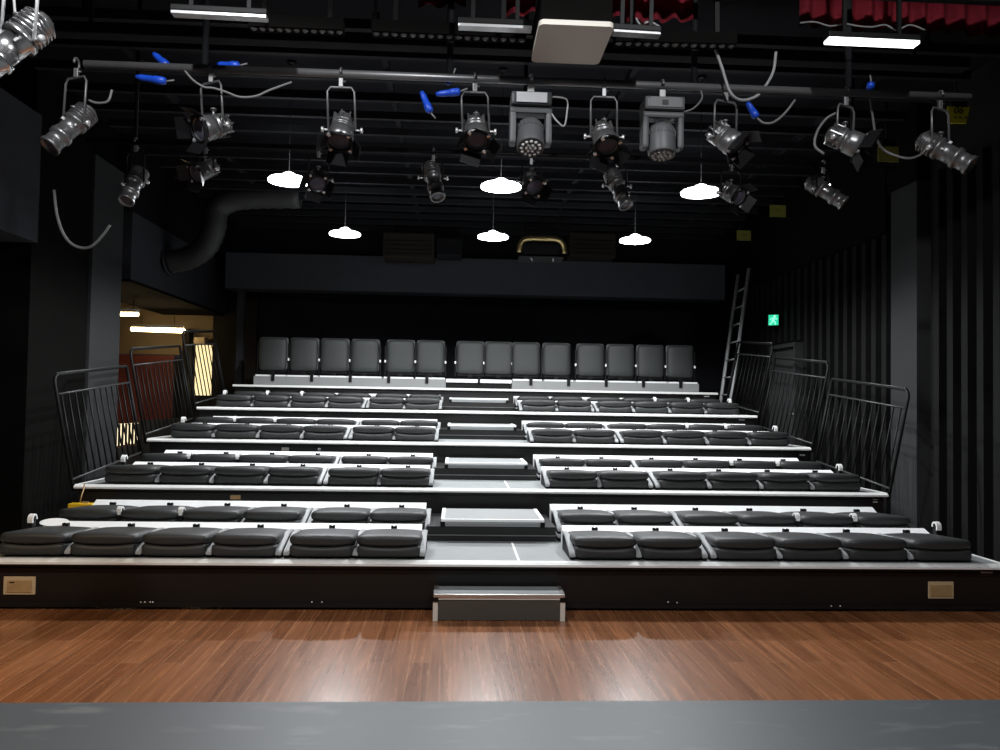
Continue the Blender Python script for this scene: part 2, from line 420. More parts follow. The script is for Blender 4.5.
# ------------------------------------------------------------------ seats
SW = .495
def seat_meshes():
    d = {}
    def f_low(p):
        u = abs(p.x)/(SW/2)
        p = p.copy()
        if p.z > .05: p.z += .022*u**2.2*max(0, 1-(p.y+.26)/.2) - .004
        p.x *= 1 - .03*(p.y+.26)
        return p
    bm = pillow(SW, .52, .088, (.05,.05,.03), f_low); bmesh.ops.translate(bm, vec=(0,.27,.012), verts=bm.verts[:]); d['seat_cushion'] = (bm, 'seat')
    def f_pad(p):
        p = p.copy(); u = min(1, abs(p.x)/(SW/2)); fr = max(0, 1-(p.y+.29)/.30)
        p.y -= .028*(1-u**3)*fr                              # rounded top edge of the backrest
        if p.z < .04: p.z -= .014*(1-u**3)*fr - .006
        else: p.z += .010*(1-u*u)
        p.z -= .040*(p.y+.29)/.58
        return p
    bm = pillow(SW+.015, .56, .084, (.038,.06,.038), f_pad, 9); bmesh.ops.translate(bm, vec=(0,.31,.100), verts=bm.verts[:]); d['back_cushion'] = (bm, 'seat')
    bm = bmesh.new(); box(bm, -.025, .025, .52, .585, .06, .158, bev=.006); box(bm, -.024, -.008, .55, .585, .15, .178); box(bm, .008, .024, .55, .585, .15, .178); box(bm, -.024, .024, .565, .585, .15, .172); d['hinge'] = (bm, 'black')
    bm = bmesh.new()
    prof = [(.035,.022),(.035,.045),(.06,.062),(.36,.152),(.535,.152),(.535,.134),(.365,.134),(.065,.043),(.05,.022)]
    for s0, s1 in ((-.023, .023),):
        a = [bm.verts.new((s0, y, z)) for y, z in prof]; b = [bm.verts.new((s1, y, z)) for y, z in prof]
        n = len(prof); bm.faces.new(a); bm.faces.new(b[::-1])
        for i in range(n): bm.faces.new((a[i], b[i], b[(i+1) % n], a[(i+1) % n]))
    bmesh.ops.bevel(bm, geom=bm.edges[:], offset=.005, segments=2, affect='EDGES')
    d['armrest'] = (bm, 'arm')
    bm = bmesh.new(); prof = [(.05,.0),(.052,.026),(.07,.042),(.36,.133),(.53,.133),(.53,.0)]
    a = [bm.verts.new((-.019, *q)) for q in prof]; b = [bm.verts.new((.019, *q)) for q in prof]; bm.faces.new(a); bm.faces.new(b[::-1])
    for i in range(len(prof)): bm.faces.new((a[i], b[i], b[(i+1) % len(prof)], a[(i+1) % len(prof)]))
    d['arm_foot'] = (bm, 'black')
    bm = bmesh.new(); arcp = [(.004,.132),(.0,.160),(.008,.183),(.026,.199),(.048,.203),(.068,.195),(.080,.175),(.084,.155)]; inn = [(.018,.134),(.015,.160),(.021,.175),(.032,.187),(.047,.190),(.059,.184),(.068,.170),(.071,.155)]
    lp = arcp + inn[::-1]; A_ = [bm.verts.new((-.021, *q)) for q in lp]; B_ = [bm.verts.new((.021, *q)) for q in lp]; n_ = len(lp); h_ = len(arcp)
    for i in range(n_): bm.faces.new((A_[i], B_[i], B_[(i+1) % n_], A_[(i+1) % n_]))
    for i in range(h_-1):
        for V_ in (A_, B_): bm.faces.new((V_[i], V_[i+1], V_[n_-2-i], V_[n_-1-i]))
    d['arm_cap'] = (bm, 'cap')
    bm = bmesh.new(); box(bm, -.016, .016, .016, .066, .0, .183); box(bm, -.012, .012, .03, .2, .05, .09); d['arm_stem'] = (bm, 'black')
    out = {}
    for kx, (bm, mt) in d.items():
        bmesh.ops.recalc_face_normals(bm, faces=bm.faces[:])
        me = bpy.data.meshes.new(kx); bm.to_mesh(me); bm.free(); me.materials.append(M[mt]); out[kx] = me
    return out
SM = seat_meshes()
CX = [.84, 1.36, 1.955, 2.485, 3.017, 3.547]       # seat centres out from the aisle centre line
AX = -.035
def folded_seat(x, y, z, side, idx, row, label, group, lowered):
    """one folded seat; the armrest on its aisle side, and on the outer side where a block of seats ends"""
    t = thing('folded_seat', label, 'seat', (x, y, z), group)
    obj('seat_cushion', SM['seat_cushion'], None, t); obj('back_cushion', SM['back_cushion'], None, t); obj('hinge', SM['hinge'], None, t)
    inner = -side*.264
    outer = side*.270
    arms = ([] if row % 2 and idx in (4, 5) else [inner]) + ([outer] if idx in (1,) else [])
    for ax in arms:
        a = obj('armrest', SM['armrest'], None, t, (ax, 0, 0)); obj('arm_foot', SM['arm_foot'], None, a)
    if (row % 2 == 1 and idx in (3, 4)) or (row % 2 == 0 and idx == 5):
        s = obj('arm_stem', SM['arm_stem'], None, t, (outer, .06 if row % 2 else .52, 0 if row % 2 else .05)); s['label'] = 'raised armrest stem'
        c = obj('arm_cap', SM['arm_cap'], None, s); c['label'] = 'white armrest end'
    return t
for row in range(8):
    k, b = divmod(row, 2)
    y = PITCH*k + (.07 if b == 0 else .97); z = deck_z(k) + (0 if b == 0 else .058)
    for side in (-1, 1):
        sd = 'left' if side < 0 else 'right'
        for i, cx in enumerate(CX):
            x = AX + (cx*1.019 + (.018 if b == 0 else .03) if side > 0 else -cx*1.002)
            folded_seat(x, y, z, side, i, row, f'folded black padded seat, {NTH[i]}, {sd} half of the {ORD[row]} row', f'folded seats of the {ORD[row]} row', b)
        xa, xb = (-3.80, AL-.035) if side < 0 else (AR+.055, 3.84)
        bt = thing('seat_support', f'long white steel bar behind the folded seats, {sd} half of the {ORD[row]} row', 'support', ((xa+xb)/2, y+.60, z), 'white seat supports')
        L = (xb-xa)/2
        bm = bmesh.new(); bh = .012 if b else 0
        prof = [(.01,.02),(.0,.125),(.004,.135),(.105,.172+bh),(.125,.170+bh),(.125,.02)]
        A_ = [bm.verts.new((-L, *q)) for q in prof]; B_ = [bm.verts.new((L, *q)) for q in prof]; bm.faces.new(A_); bm.faces.new(B_[::-1])
        for i in range(len(prof)): bm.faces.new((A_[i], B_[i], B_[(i+1) % len(prof)], A_[(i+1) % len(prof)]))
        obj('bar', bm, 'white', bt)
        for q in range(4):
            xx = -L+.25+q*(2*L-.5)/3
            obj('foot', bx(xx-.04, xx+.04, .02, .09, 0, .02), 'black', bt)
        if row or side > 0: continue
        bm = bmesh.new(); lathe(bm, [(0,0),(.10,.002),(.10,.006),(0,.008)], 20, Matrix.Translation((side*(L-.07), .062, .168)) @ Matrix.Rotation(.42, 4, 'X') @ Matrix.Diagonal((1.2,.6,.6,1)))
        [setattr(f, 'smooth', False) for f in bm.faces]; obj('end_cap', bm, 'paper', bt)

# back row: upright seats on a white plinth beam
BZ, BY = deck_z(4), 7.20
def upright_parts():
    d = {}
    bw = .47
    def f_back(p):
        p = p.copy(); u = abs(p.x)/(bw/2)
        p.z -= .014*u**3*(1 if p.z > .3 else 0)
        p.y += .02*u*u
        p.x *= .965 + .035*min(1, p.z/.3)
        p.y += p.z*.06
        return p
    bm = pillow(bw, .09, .56, (.055,.04,.055), f_back, 8); d['backrest'] = (bm, 'seatback')
    bm = pillow(bw+.03, .05, .57, (.05,.02,.05), lambda p: Vector((p.x, p.y+.065+p.z*.06, p.z+.006)), 6); d['back_shell'] = (bm, 'shell')
    bm = pillow(bw-.03, .10, .44, (.05,.04,.05), lambda p: Vector((p.x, p.y+.17, p.z)), 6); d['seat_cushion'] = (bm, 'seat')
    bm = bmesh.new(); box(bm, -.04, .04, .0, .2, -.06, .02); box(bm, -.22, .22, .02, .1, -.035, .0); d['hinge'] = (bm, 'black')
    bm = bmesh.new(); box(bm, -.012, .012, .04, .12, -.05, .46, bev=.004); d['armrest'] = (bm, 'black')
    bm = pillow(.03, .05, .05, (.012,.012,.012), None, 3); d['arm_cap'] = (bm, 'cap')
    out = {}
    for kx, (bm, mt) in d.items():
        bmesh.ops.recalc_face_normals(bm, faces=bm.faces[:])
        me = bpy.data.meshes.new(kx); bm.to_mesh(me); bm.free(); me.materials.append(M[mt]); out[kx] = me
    return out
UP = upright_parts()
BXS = [-3.54,-3.014,-2.493,-1.971,-1.36,-.842,-.148,.342,.823,1.358,1.958,2.49,3.024,3.551]
words = ['leftmost', 'second from the left end', 'third from the left end', 'fourth from the left end', 'fifth from the left end', 'sixth from the left end', 'left of the middle pair over the aisle',
         'right of the middle pair over the aisle', 'sixth from the right end', 'fifth from the right end', 'fourth from the right end', 'third from the right end', 'second from the right end', 'rightmost']
for i, x in enumerate(BXS):
    t = thing('upright_seat', f'grey upright seat in the back row, {words[i]}', 'seat', (x, 7.66, BZ+.265), 'upright seats of the back row')
    for nme in ('backrest', 'back_shell', 'seat_cushion', 'hinge'): obj(nme, UP[nme], None, t)
    for s in ((-1, 1) if i in (3, 5, 13) else (-1,)):
        a = obj('armrest', UP['armrest'], None, t, (s*.262, 0, 0))
        if i not in (0, 9): obj('arm_cap', UP['arm_cap'], None, a, (0, .03, .165))
for nm, xa, xb in (('left', -3.80, -.565), ('right', .565, 3.82)):
    t = thing('seat_support', f'pale box support under the {nm} seats of the back row', 'support', ((xa+xb)/2, 7.45, BZ), 'white seat supports')
    L = (xb-xa)/2
    obj('bar', bx(-L, L, 0, .25, .0, .155, bev=.006), 'plinth', t)
    for q in range(6): obj('cover_strip', bx(-L+.02+q*2*L/6, -L-.02+(q+1)*2*L/6, .03, .24, .155, .182, bev=.004), 'white', t)
    for q in range(5):
        xx = -L + (q+.5)*2*L/5
        obj('bracket', bx(xx-.025, xx+.025, -.02, .02, .08, .21), 'black', t)
t = thing('seat_support', 'shallow white support under the middle pair of back row seats', 'support', (0, 7.45, BZ), 'white seat supports')
obj('bar', bx(-.56, .56, 0, .25, .105, .165, bev=.006), 'white', t)
obj('base', bx(-.55, .55, .03, .24, 0, .105), 'black', t)
obj('bracket', bx(-.02, .02, -.02, .02, .1, .21), 'black', t)

# ------------------------------------------------------------------ guard rails on both sides
for side in (-1, 1):
    sd = 'left' if side < 0 else 'right'
    for k in (1, 2, 3):
        z = deck_z(k); y0, y1 = PITCH*k+.02, PITCH*k+1.74
        if k == 3: y1 = PITCH*k+1.5
        t = thing('guard_rail', f'black barred guard rail on the {sd} end of the {TIERN[k]} platform', 'railing', (side*(W+.03), y0, z), 'guard rails at the ends of the platforms')
        lean = .215*side; H = 1.07; ly = y1-y0
        def P(y, h): return Vector((lean*h/H, y, h + .09*y))
        r = .09; arc = [P(r-r*math.cos(a), H-r+r*math.sin(a)) for a in [j*PI/10 for j in range(6)]]
        bm = bmesh.new(); tube(bm, [P(0, -.06)] + arc + [P(ly, H)], .016, 8); obj('frame', bm, 'black', t)
        bm = bmesh.new(); tube(bm, [P(ly, -.06), P(ly, H)], .018, 8); obj('post', bm, 'black', t)
        bm = bmesh.new(); tube(bm, [P(.06, H-.015+.03), P(ly, H+.012)], .008, 6); obj('top_rail', bm, 'railgrey', t)
        bm = bmesh.new(); tube(bm, [P(.03, H-.19), P(ly, H-.19)], .011, 6); obj('mid_rail', bm, 'railgrey', t)
        bm = bmesh.new(); tube(bm, [P(.0, .05), P(ly, .05)], .012, 6); obj('bottom_rail', bm, 'railgrey', t)
        bm = bmesh.new(); tube(bm, [P(0, .05), P(0, H-.19)], .009, 6)
        bmesh.ops.recalc_face_normals(bm, faces=bm.faces[:]); me = bpy.data.meshes.new('bar'); bm.to_mesh(me); bm.free(); me.materials.append(M['black'])
        n = 12 if k < 3 else 9
        for j in range(n): obj('bar', me, None, t, (0, .09+j*(ly-.16)/(n-1), .09*(.09+j*(ly-.16)/(n-1))))

# ------------------------------------------------------------------ pendant lamps
def pendant(p, label):
    t = thing('pendant_lamp', label, 'lamp', p, 'lit dish pendant lamps')
    bm = bmesh.new(); lathe(bm, [(.215,-.022),(.218,-.004),(.20,.012),(.10,.024),(.0,.028)], 28); lathe(bm, [(.215,-.022),(.15,-.026),(0,-.028)], 28); obj('dish', bm, 'lamp', t)
    bm = bmesh.new(); lathe(bm, [(.0,.085),(.03,.082),(.065,.064),(.085,.035),(.085,.02),(0,.02)], 20); obj('lamp_cap', bm, 'lamp', t)
    bm = bmesh.new(); lathe(bm, [(.0,-.024),(.03,-.03),(.04,-.045),(.03,-.06),(0,-.066)], 16); obj('bulb', bm, 'bulb', t)
    bm = bmesh.new(); tube(bm, [(0,0,.08),(0,0,CZ-p[2]-.03)], .0035, 6); obj('cord', bm, 'cabled', t)
    bm = bmesh.new(); lathe(bm, [(0,0),(.05,0),(.05,-.03),(0,-.03)], 14, Matrix.Translation((0,0,CZ-p[2]))); obj('ceiling_rose', bm, 'black', t)
    return t
LZ = 3.93
LAMPS = [(289,180,'nearer row, left'), (501,186,'nearer row, middle'), (701,192,'nearer row, right'), (345,233.5,'farther row, left'), (493,236.5,'farther row, middle'), (635,240,'farther row, right')]
def plight(name, p, power, r, col, cone=0, blend=.4):
    ld = bpy.data.lights.new(name, 'SPOT' if cone else 'POINT'); ld.energy = power
    if cone: ld.spot_size = math.radians(cone); ld.spot_blend = blend
    ld.shadow_soft_size = r; ld.color = col
    o = bpy.data.objects.new(name, ld); COL.objects.link(o); o.location = p; return o
for px, py, w_ in LAMPS:
    p = at(px, py, Z=LZ); pendant(p, f'glowing white dish pendant lamp, {w_}')
    plight('pendant_light', (p.x, p.y, p.z-.10), 255, .045, (.94,.97,1.0), 160, .35)

# unseen pendant lamps added over the stage to light floor and stand front
for x, y_, z_ in ((-2.0, -3.75, 4.9), (1.2, -4.4, 4.98)):
    p = Vector((x, y_, z_)); pendant(p, f'added unseen white pendant lamp over the front stage, {"left" if x < 0 else "right"} one')
    plight('stage_light', (p.x, p.y, p.z-.12), 345, .06, (.96,.97,1.0), 152 if x < 0 else 174, .12)
# warm wing lamp at stage left
plight('wing_light', (-4.3, -2.2, 2.9), 110, .10, (1.0,.66,.30), 140, .6)

# corridor tubes
def tube_lamp(a, b, label, r=.035):
    a, b = Vector(a), Vector(b)
    t = thing('tube_lamp', label, 'lamp', (a+b)/2, 'warm corridor lamps')
    c = (a+b)/2; bm = bmesh.new(); tube(bm, [a-c, (a-c)*.98, (b-c)*.98, b-c], [r*.7, r, r, r*.7], 12); obj('tube', bm, 'warmtube', t)
    bm = bmesh.new(); box(bm, -abs(a.x-c.x)*.9-.02, abs(a.x-c.x)*.9+.02, -.04, .04, r, r+.05); obj('fitting', bm, 'white', t)
    bm = bmesh.new()
    for s in (-.6, .6): tube(bm, [(s*abs(a.x-c.x), 0, r+.05), (s*abs(a.x-c.x), 0, .25 if c.x > -6.05 else 3.5-c.z)], .006, 6)
    obj('hanger', bm, 'black', t)
a, b = at(131, 329, Y=8.6), at(185, 331, Y=8.6)
tube_lamp(a, b, 'long warm lit tube lamp in the left corridor', .04)
plight('corridor_light', ((a.x+b.x)/2, 8.6, a.z-.2), 4.5, .12, (1.0,.72,.38))
a, b = at(114, 314, Y=6.6), at(138.5, 314.5, Y=6.6)
tube_lamp(a, b, 'short warm lit lamp beside the left grey column', .03)
plight('corridor_light', ((a.x+b.x)/2-.3, 6.6, a.z-.2), 2.4, .12, (1.0,.72,.38))
c = at(200, 341, Y=9.35)
t = thing('wall_box', 'small warm box above the lit barred window', 'box', c)
obj('casing', bx(-.10, .10, -.06, .12, -.07, .07, bev=.01), 'plaquerim', t); obj('mount', bx(-.05, .05, .12, .2, -.03, .03), 'black', t)

# ------------------------------------------------------------------ stage pipes
PY, PZ = -1.0, 3.755
t = thing('lighting_pipe', 'long grey steel pipe carrying the front stage lights', 'pipe', (.15, PY, PZ))
bm = bmesh.new(); tube(bm, [(-2.95,0,0),(2.95,0,0)], .026, 12); obj('pipe', bm, 'pipe', t)
for x in (-2.2, -.6, 1.05, 2.12):
    bm = bmesh.new(); tube(bm, [(x,.04,-.02),(x,.04,CZ-PZ)], .022, 8); obj('drop_post', bm, 'slat', t)
RY, RZ = .8, 3.82
t = thing('lighting_pipe', 'thin dark pipe carrying the rear row of stage lights', 'pipe', (0, RY, RZ))
bm = bmesh.new(); tube(bm, [(-3.6,0,0),(3.6,0,0)], .024, 10); obj('pipe', bm, 'black', t)
for x in (-3.2, 0.2, 3.2):
    bm = bmesh.new(); tube(bm, [(x,.03,-.01),(x,.03,CZ-RZ)], .018, 8); obj('drop_post', bm, 'black', t)
# trunking and cable tray across the top
t = thing('cable_tray', 'dark square cable trunking running across above the lights', 'trunking', (0, -.5, 4.2))
obj('tray', bx(-3.4, 3.4, -.06, .06, -.04, .04, bev=.008), 'slat', t)
for x in (-3, -1, 1, 3): obj('hanger', bx(x-.01, x+.01, -.01, .01, .04, CZ-4.2), 'black', t)

# ------------------------------------------------------------------ stage lanterns
def shared(name, bm, mt):
    bmesh.ops.recalc_face_normals(bm, faces=bm.faces[:]); me = bpy.data.meshes.new(name); bm.to_mesh(me); bm.free(); me.materials.append(M[mt]); return me
def lantern_meshes():
    d = {}
    # axis along -Z: lens at z = -.11
    bm = bmesh.new()
    lathe(bm, [(0,.13),(.035,.128),(.05,.115),(.058,.09),(.06,.06),(.07,.058),(.07,.045),(.062,.043),(.062,.03),(.075,.028),(.075,.012),(.066,.010),(.066,-.01),(.080,-.012),(.080,-.04),(.083,-.06),(.083,-.105),(.076,-.108),(.072,-.095),(0,-.09)], 24)
    for a in range(8):
        bmv = box(bm, .058, .078, -.004, .004, .02, .11)
        bmesh.ops.rotate(bm, verts=bmv, cent=(0,0,0), matrix=Matrix.Rotation(a*PI/4, 3, 'Z'))
    d['body'] = bm, 'cast'
    bm = bmesh.new(); lathe(bm, [(0,-.098),(.04,-.104),(.068,-.094)], 24, cap=False); d['lens'] = bm, 'lens'
    bm = bmesh.new(); lathe(bm, [(.088,-.104),(.088,-.118),(.07,-.118),(.07,-.104),(.088,-.104)], 24, cap=False); d['rim'] = bm, 'door'
    bm = bmesh.new(); v = box(bm, -.068, .068, .0, .004, -.085, 0); bmesh.ops.rotate(bm, verts=v, cent=(0,0,0), matrix=Matrix.Rotation(math.radians(38), 3, 'X')); bmesh.ops.translate(bm, verts=bm.verts[:], vec=(0,.084,-.114)); d['barn_door'] = bm, 'door'
    bm = bmesh.new(); box(bm, -.010, .010, .078, .10, -.125, -.108, bev=.002); d['clip'] = bm, 'knob'
    bm = bmesh.new(); tube(bm, [(0,0,0),(.035,0,0)], .006, 8); lathe(bm, [(0,0),(.018,.002),(.018,.016),(0,.018)], 10, Matrix.Translation((.03,0,0)) @ Matrix.Rotation(PI/2,4,'Y')); d['knob'] = bm, 'knob'
    # long profile body
    bm = bmesh.new()
    lathe(bm, [(0,.17),(.04,.168),(.062,.15),(.068,.10),(.068,.03),(.078,.028),(.078,.008),(.062,.006),(.06,-.10),(.072,-.102),(.072,-.13),(.06,-.132),(.06,-.20),(.068,-.202),(.068,-.225),(.055,-.226),(.052,-.205),(0,-.20)], 24)
    for z in (.05,.07,.09,.11,.13): lathe(bm, [(.066,z),(.078,z),(.078,z+.006),(.066,z+.006),(.066,z)], 20, cap=False)
    d['profile_body'] = bm, 'cast'
    bm = bmesh.new(); lathe(bm, [(0,-.205),(.03,-.215),(.052,-.206)], 20, cap=False); d['profile_lens'] = bm, 'lens'
    bm = bmesh.new()
    box(bm, -.072, .072, -.005, .005, -.03, -.012); box(bm, -.012, .012, -.004, .075, -.03, -.012); d['shutter'] = bm, 'knob'
    return {k: shared(k, bm, m_) for k, (bm, m_) in d.items()}
LM = lantern_meshes()
def lantern(pipe, centre, aim, label, group, scale=1.0, kind='fresnel', doors=True, yoke_mat='yoke', body_mat=None, swivel=0.0):
    pipe, centre, aim = Vector(pipe), Vector(centre), Vector(aim).normalized()
    t = thing('stage_light', label, 'stage light', pipe, group)
    c = centre - pipe
    # hook clamp on the pipe
    bm = bmesh.new(); tube(bm, [Vector((0, .034*math.cos(a), .034*math.sin(a))) for a in [j*PI/8 - .6 for j in range(11)]], .009, 6)
    box(bm, -.014, .014, -.012, .012, -.09, -.03, bev=.003); tube(bm, [(-.014,0,-.05),(.03,0,-.05)], .006, 6)
    obj('clamp', bm, 'yoke' if scale > .9 else 'black', t)
    # U-shaped yoke from the clamp down to the pivots
    hw = .088*scale; top = Vector((0,0,-.09)); R_ = Matrix.Rotation(swivel, 3, 'Z')
    ax = R_ @ Vector((1,0,0))
    off = Vector((c.x, c.y, 0))
    bt = top.copy()
    p = [c - ax*hw, bt - ax*hw + Vector((0,0,-.03)) + off*0, bt - ax*(hw-.02), bt + ax*(hw-.02), bt + ax*hw + Vector((0,0,-.03)), c + ax*hw]
    bm = bmesh.new(); tube(bm, p, .0075*scale, 8); obj('yoke', bm, yoke_mat, t)
    q = aim.to_track_quat('-Z', 'Y'); e = q.to_euler()
    side = q.inverted() @ ax
    names = ['body', 'lens', 'rim'] if kind == 'fresnel' else ['profile_body', 'profile_lens', 'shutter']
    for nme in names:
        o = obj(nme.replace('profile_', ''), LM[nme], None, t, c, e); o.scale = (scale,)*3
    if kind == 'fresnel' and doors:
        for a in range(4):
            o = obj('barn_door', LM['barn_door'], None, t, c); o.rotation_euler = (q.to_matrix() @ Matrix.Rotation(a*PI/2+.3, 3, 'Z')).to_euler(); o.scale = (scale,)*3
        for a in range(4):
            o = obj('clip', LM['clip'], None, t, c); o.rotation_euler = (q.to_matrix() @ Matrix.Rotation(a*PI/2+.9, 3, 'Z')).to_euler(); o.scale = (scale,)*3
    for s in (-1, 1):
        o = obj('knob', LM['knob'], None, t, c + ax*s*hw, (0, 0, swivel + (0 if s > 0 else PI))); o.scale = (scale,)*3
    # adjusting spigot standing on top of the body
    bm = bmesh.new(); tube(bm, [c + Vector((0,.0,.06))*scale, c + Vector((0,0,.115))*scale], .010*scale, 8); lathe(bm, [(0,0),(.02,0),(.02,.012),(0,.012)], 10, Matrix.Translation(c + Vector((0,0,.11))*scale)); obj('spigot', bm, 'cast', t)
    return t
FG, RG = 'stage lights on the front pipe', 'stage lights on the rear pipe'
def fl(px, py, pp, aim, label, **k):
    c = at(px, py, Y=PY); p = at(pp, 85, Y=PY); lantern((p.x, PY, PZ), c, aim, label, FG, **k)
fl(213, 127, 211, (-.62,-.75,-.42), 'silver barn door stage light third along the front pipe from its left end', swivel=-.5)
fl(342, 130, 341, (-.05,-.45,-.85), 'dim barn door stage light hanging above the left nearer lamp', body_mat='dark')
fl(476, 131, 475, (.05,-.55,-.80), 'barn door stage light just left of the two moving heads')
fl(604, 137, 604, (.10,-.55,-.80), 'barn door stage light between the two moving heads')
fl(725, 138, 726, (.55,-.45,-.62), 'barn door stage light above the right nearer lamp', swivel=.3)
fl(845, 140, 846, (.75,-.30,-.45), 'silver stage light turned sideways with pale body, second from the pipe right end', swivel=.5)
fl(941, 150, 940, (.55,-.45,-.55), 'long spotlight under the yellow sign at the pipe right end', kind='profile', swivel=.4)
fl(73, 125, 76, (-.42,-.45,-.78), 'long dim spotlight at the far left end of the front pipe', kind='profile', swivel=-.4)
def rl(px, py, aim, label, **k):
    c = at(px, py, Y=RY); lantern((c.x, RY, RZ), c, aim, label, RG, scale=1.0, yoke_mat='black', **k)
rl(205, 170, (-.5,-.7,-.5), 'small dark stage light hung low behind the silver one', swivel=-.4)
rl(318, 180, (.1,-.8,-.5), 'dark stage light close beside the left nearer lamp')
rl(433, 178, (.2,-.4,-.8), 'dark stage light left of the middle nearer lamp', kind='profile')
rl(531, 182, (.2,-.7,-.6), 'dark stage light just right of the middle nearer lamp')
rl(617, 186, (.3,-.35,-.85), 'thin dark spotlight hanging below the gap between moving heads', kind='profile')
rl(731, 193, (.4,-.7,-.5), 'dark stage light close beside the right nearer lamp')
rl(823, 190, (.65,-.3,-.55), 'dark spotlight hung low below the sideways silver light', kind='profile', swivel=.5)
rl(135, 183, (-.1,-.5,-.8), 'small stage light hanging over the left grey column', kind='profile', swivel=-.3)
# big bright spotlight close to the camera at top left
c = at(17, 42, Y=-2.6)
t = thing('lighting_pipe', 'short steel pipe holding the bright spotlight at upper left', 'pipe', (c.x-.1, -2.6, 3.78))
bm = bmesh.new(); tube(bm, [(-.9,0,0),(.45,0,0)], .026, 12); obj('pipe', bm, 'pipe', t)
bm = bmesh.new(); tube(bm, [(-.3,0,0),(-.3,0,CZ-3.78)], .02, 8); obj('drop_post', bm, 'black', t)
lb = lantern((c.x+.02, -2.6, 3.78), c, (-.50,-.35,-.79), 'large bright silver spotlight at the upper left corner', 'stage lights beside the stage', scale=1.05, kind='profile', yoke_mat='white', swivel=-.3)
for o in lb.children:
    if o.name.startswith('body'):
        me = o.data.copy(); me.materials.clear(); me.materials.append(M['silver']); o.data = me

# ------------------------------------------------------------------ moving heads
def moving_head(px, label, lit):
    c0 = at(px, 84 if lit else 92, Y=PY)
    t = thing('moving_head', label, 'stage light', (c0.x, PY, PZ), 'moving head lights')
    bm = bmesh.new(); tube(bm, [Vector((0, .034*math.cos(a), .034*math.sin(a))) for a in [j*PI/8 - .6 for j in range(11)]], .012, 6); box(bm, -.022, .022, -.02, .02, -.10, -.03, bev=.004)
    obj('clamp', bm, 'white' if lit else 'yoke', t)
    bm = bmesh.new(); box(bm, -.135, .135, -.09, .09, -.19, -.10, bev=.02); box(bm, -.10, .10, -.093, -.085, -.175, -.11); obj('base', bm, 'head', t)
    if lit: obj('label_plate', bx(-.10, .10, -.098, -.093, -.178, -.112, bev=.002), 'label', t)
    else:
        obj('label_plate', bx(-.02, .02, -.098, -.093, -.16, -.13), 'ink', t)
    bm = bmesh.new()
    for s in (-1, 1):
        v = box(bm, s*.118-.022, s*.118+.022, -.055, .055, -.435, -.20, bev=.02)
    box(bm, -.14, .14, -.06, .06, -.235, -.19, bev=.018)
    obj('fork', bm, 'head', t)
    q = Matrix.Rotation(math.radians(-28 if lit else -10), 4, 'X')
    bm = bmesh.new(); lathe(bm, [(0,.11),(.06,.108),(.085,.09),(.092,.06),(.092,-.09),(.086,-.105),(.083,-.10),(0,-.10)], 28)
    for a in range(26):
        v = box(bm, -.004, .004, .088, .097, .03, .062); bmesh.ops.rotate(bm, verts=v, cent=(0,0,0), matrix=Matrix.Rotation(a*2*PI/26, 3, 'Z'))
    h = obj('head', bm, 'head', t, (0,0,-.375)); h.rotation_euler = q.to_euler()
    spots = [(0,0)] + [(.028*math.cos(a*PI/3), .028*math.sin(a*PI/3)) for a in range(6)] + [(.060*math.cos(a*PI/6), .060*math.sin(a*PI/6)) for a in range(12)]
    for x, y in spots:
        bm = bmesh.new(); lathe(bm, [(0,-.112),(.007,-.111),(.012,-.104),(.012,-.098),(0,-.098)], 12, Matrix.Translation((x,y,0))); obj('led_lens', bm, 'ledlens', h)
    bm = bmesh.new()
    for s in (-1, 1): tube(bm, [(s*.09,0,-.10),(s*.09,0,-.075)], .01, 8)
    obj('feet', bm, 'knob', t)
moving_head(531, 'grey moving head light with bright label and LED lenses', True)
moving_head(662, 'darker grey moving head light right of the bright labelled one', False)

# ------------------------------------------------------------------ LED bars and strip lights
def led_bar(a, b, n, label):
    c = (a+b)/2; L = (b-a).length/2
    t = thing('led_bar', label, 'light bar', c, 'lens bars above the front pipe'); t.rotation_euler = (0, -math.atan2((b-a).z, (b-a).x), 0)
    obj('housing', bx(-L, L, -.05, .05, -.035, .045, bev=.008), 'blackwall', t)
    bm0 = bmesh.new(); lathe(bm0, [(0,-.052),(.018,-.047),(.026,-.035),(0,-.034)], 12, Matrix.Rotation(math.radians(-35), 4, 'X')); me = shared('bead_lens', bm0, 'bead')
    for j in range(n): obj('bead_lens', me, None, t, (-L + (j+.5)*2*L/n, 0, 0))
    for s in (-.7, .7): obj('bracket', bx(s*L-.015, s*L+.015, -.012, .012, .045, CZ-c.z), 'black', t)
led_bar(at(250, 24, Y=-1.15), at(344, 28, Y=-1.15), 11, 'dark lens bar over the dim barn door light')
led_bar(at(372, 29, Y=-1.15), at(526, 36, Y=-1.15), 17, 'dark lens bar just left of the beige box')
led_bar(at(614, 39, Y=-1.15), at(735, 42, Y=-1.15), 13, 'dark lens bar just right of the beige box')
def strip(a, b, m_, label, w_=.036):
    c = (a+b)/2; L = (b-a).length/2
    t = thing('strip_light', label, 'strip light', c, 'slim strip lights under the top rigging'); t.rotation_euler = (0, -math.atan2((b-a).z, (b-a).x), 0)
    obj('tray', bx(-L, L, -w_, w_, .0, .035, bev=.005), 'black', t)
    v = bmesh.new(); box(v, -L*.99, L*.99, -w_*.9, w_*.9, -.02, .0, bev=.004); obj('diffuser', v, m_, t)
    for s in (-.6, .6): obj('bracket', bx(s*L-.012, s*L+.012, -.01, .01, .035, CZ-c.z), 'black', t)
strip(at(172, 12, Y=-1.45), at(268, 17, Y=-1.45), 'strip', 'pale unlit strip at the top left of the rigging')
strip(at(458, 25, Y=-1.45), at(532, 28, Y=-1.45), 'strip', 'pale strip touching the beige box on its left')
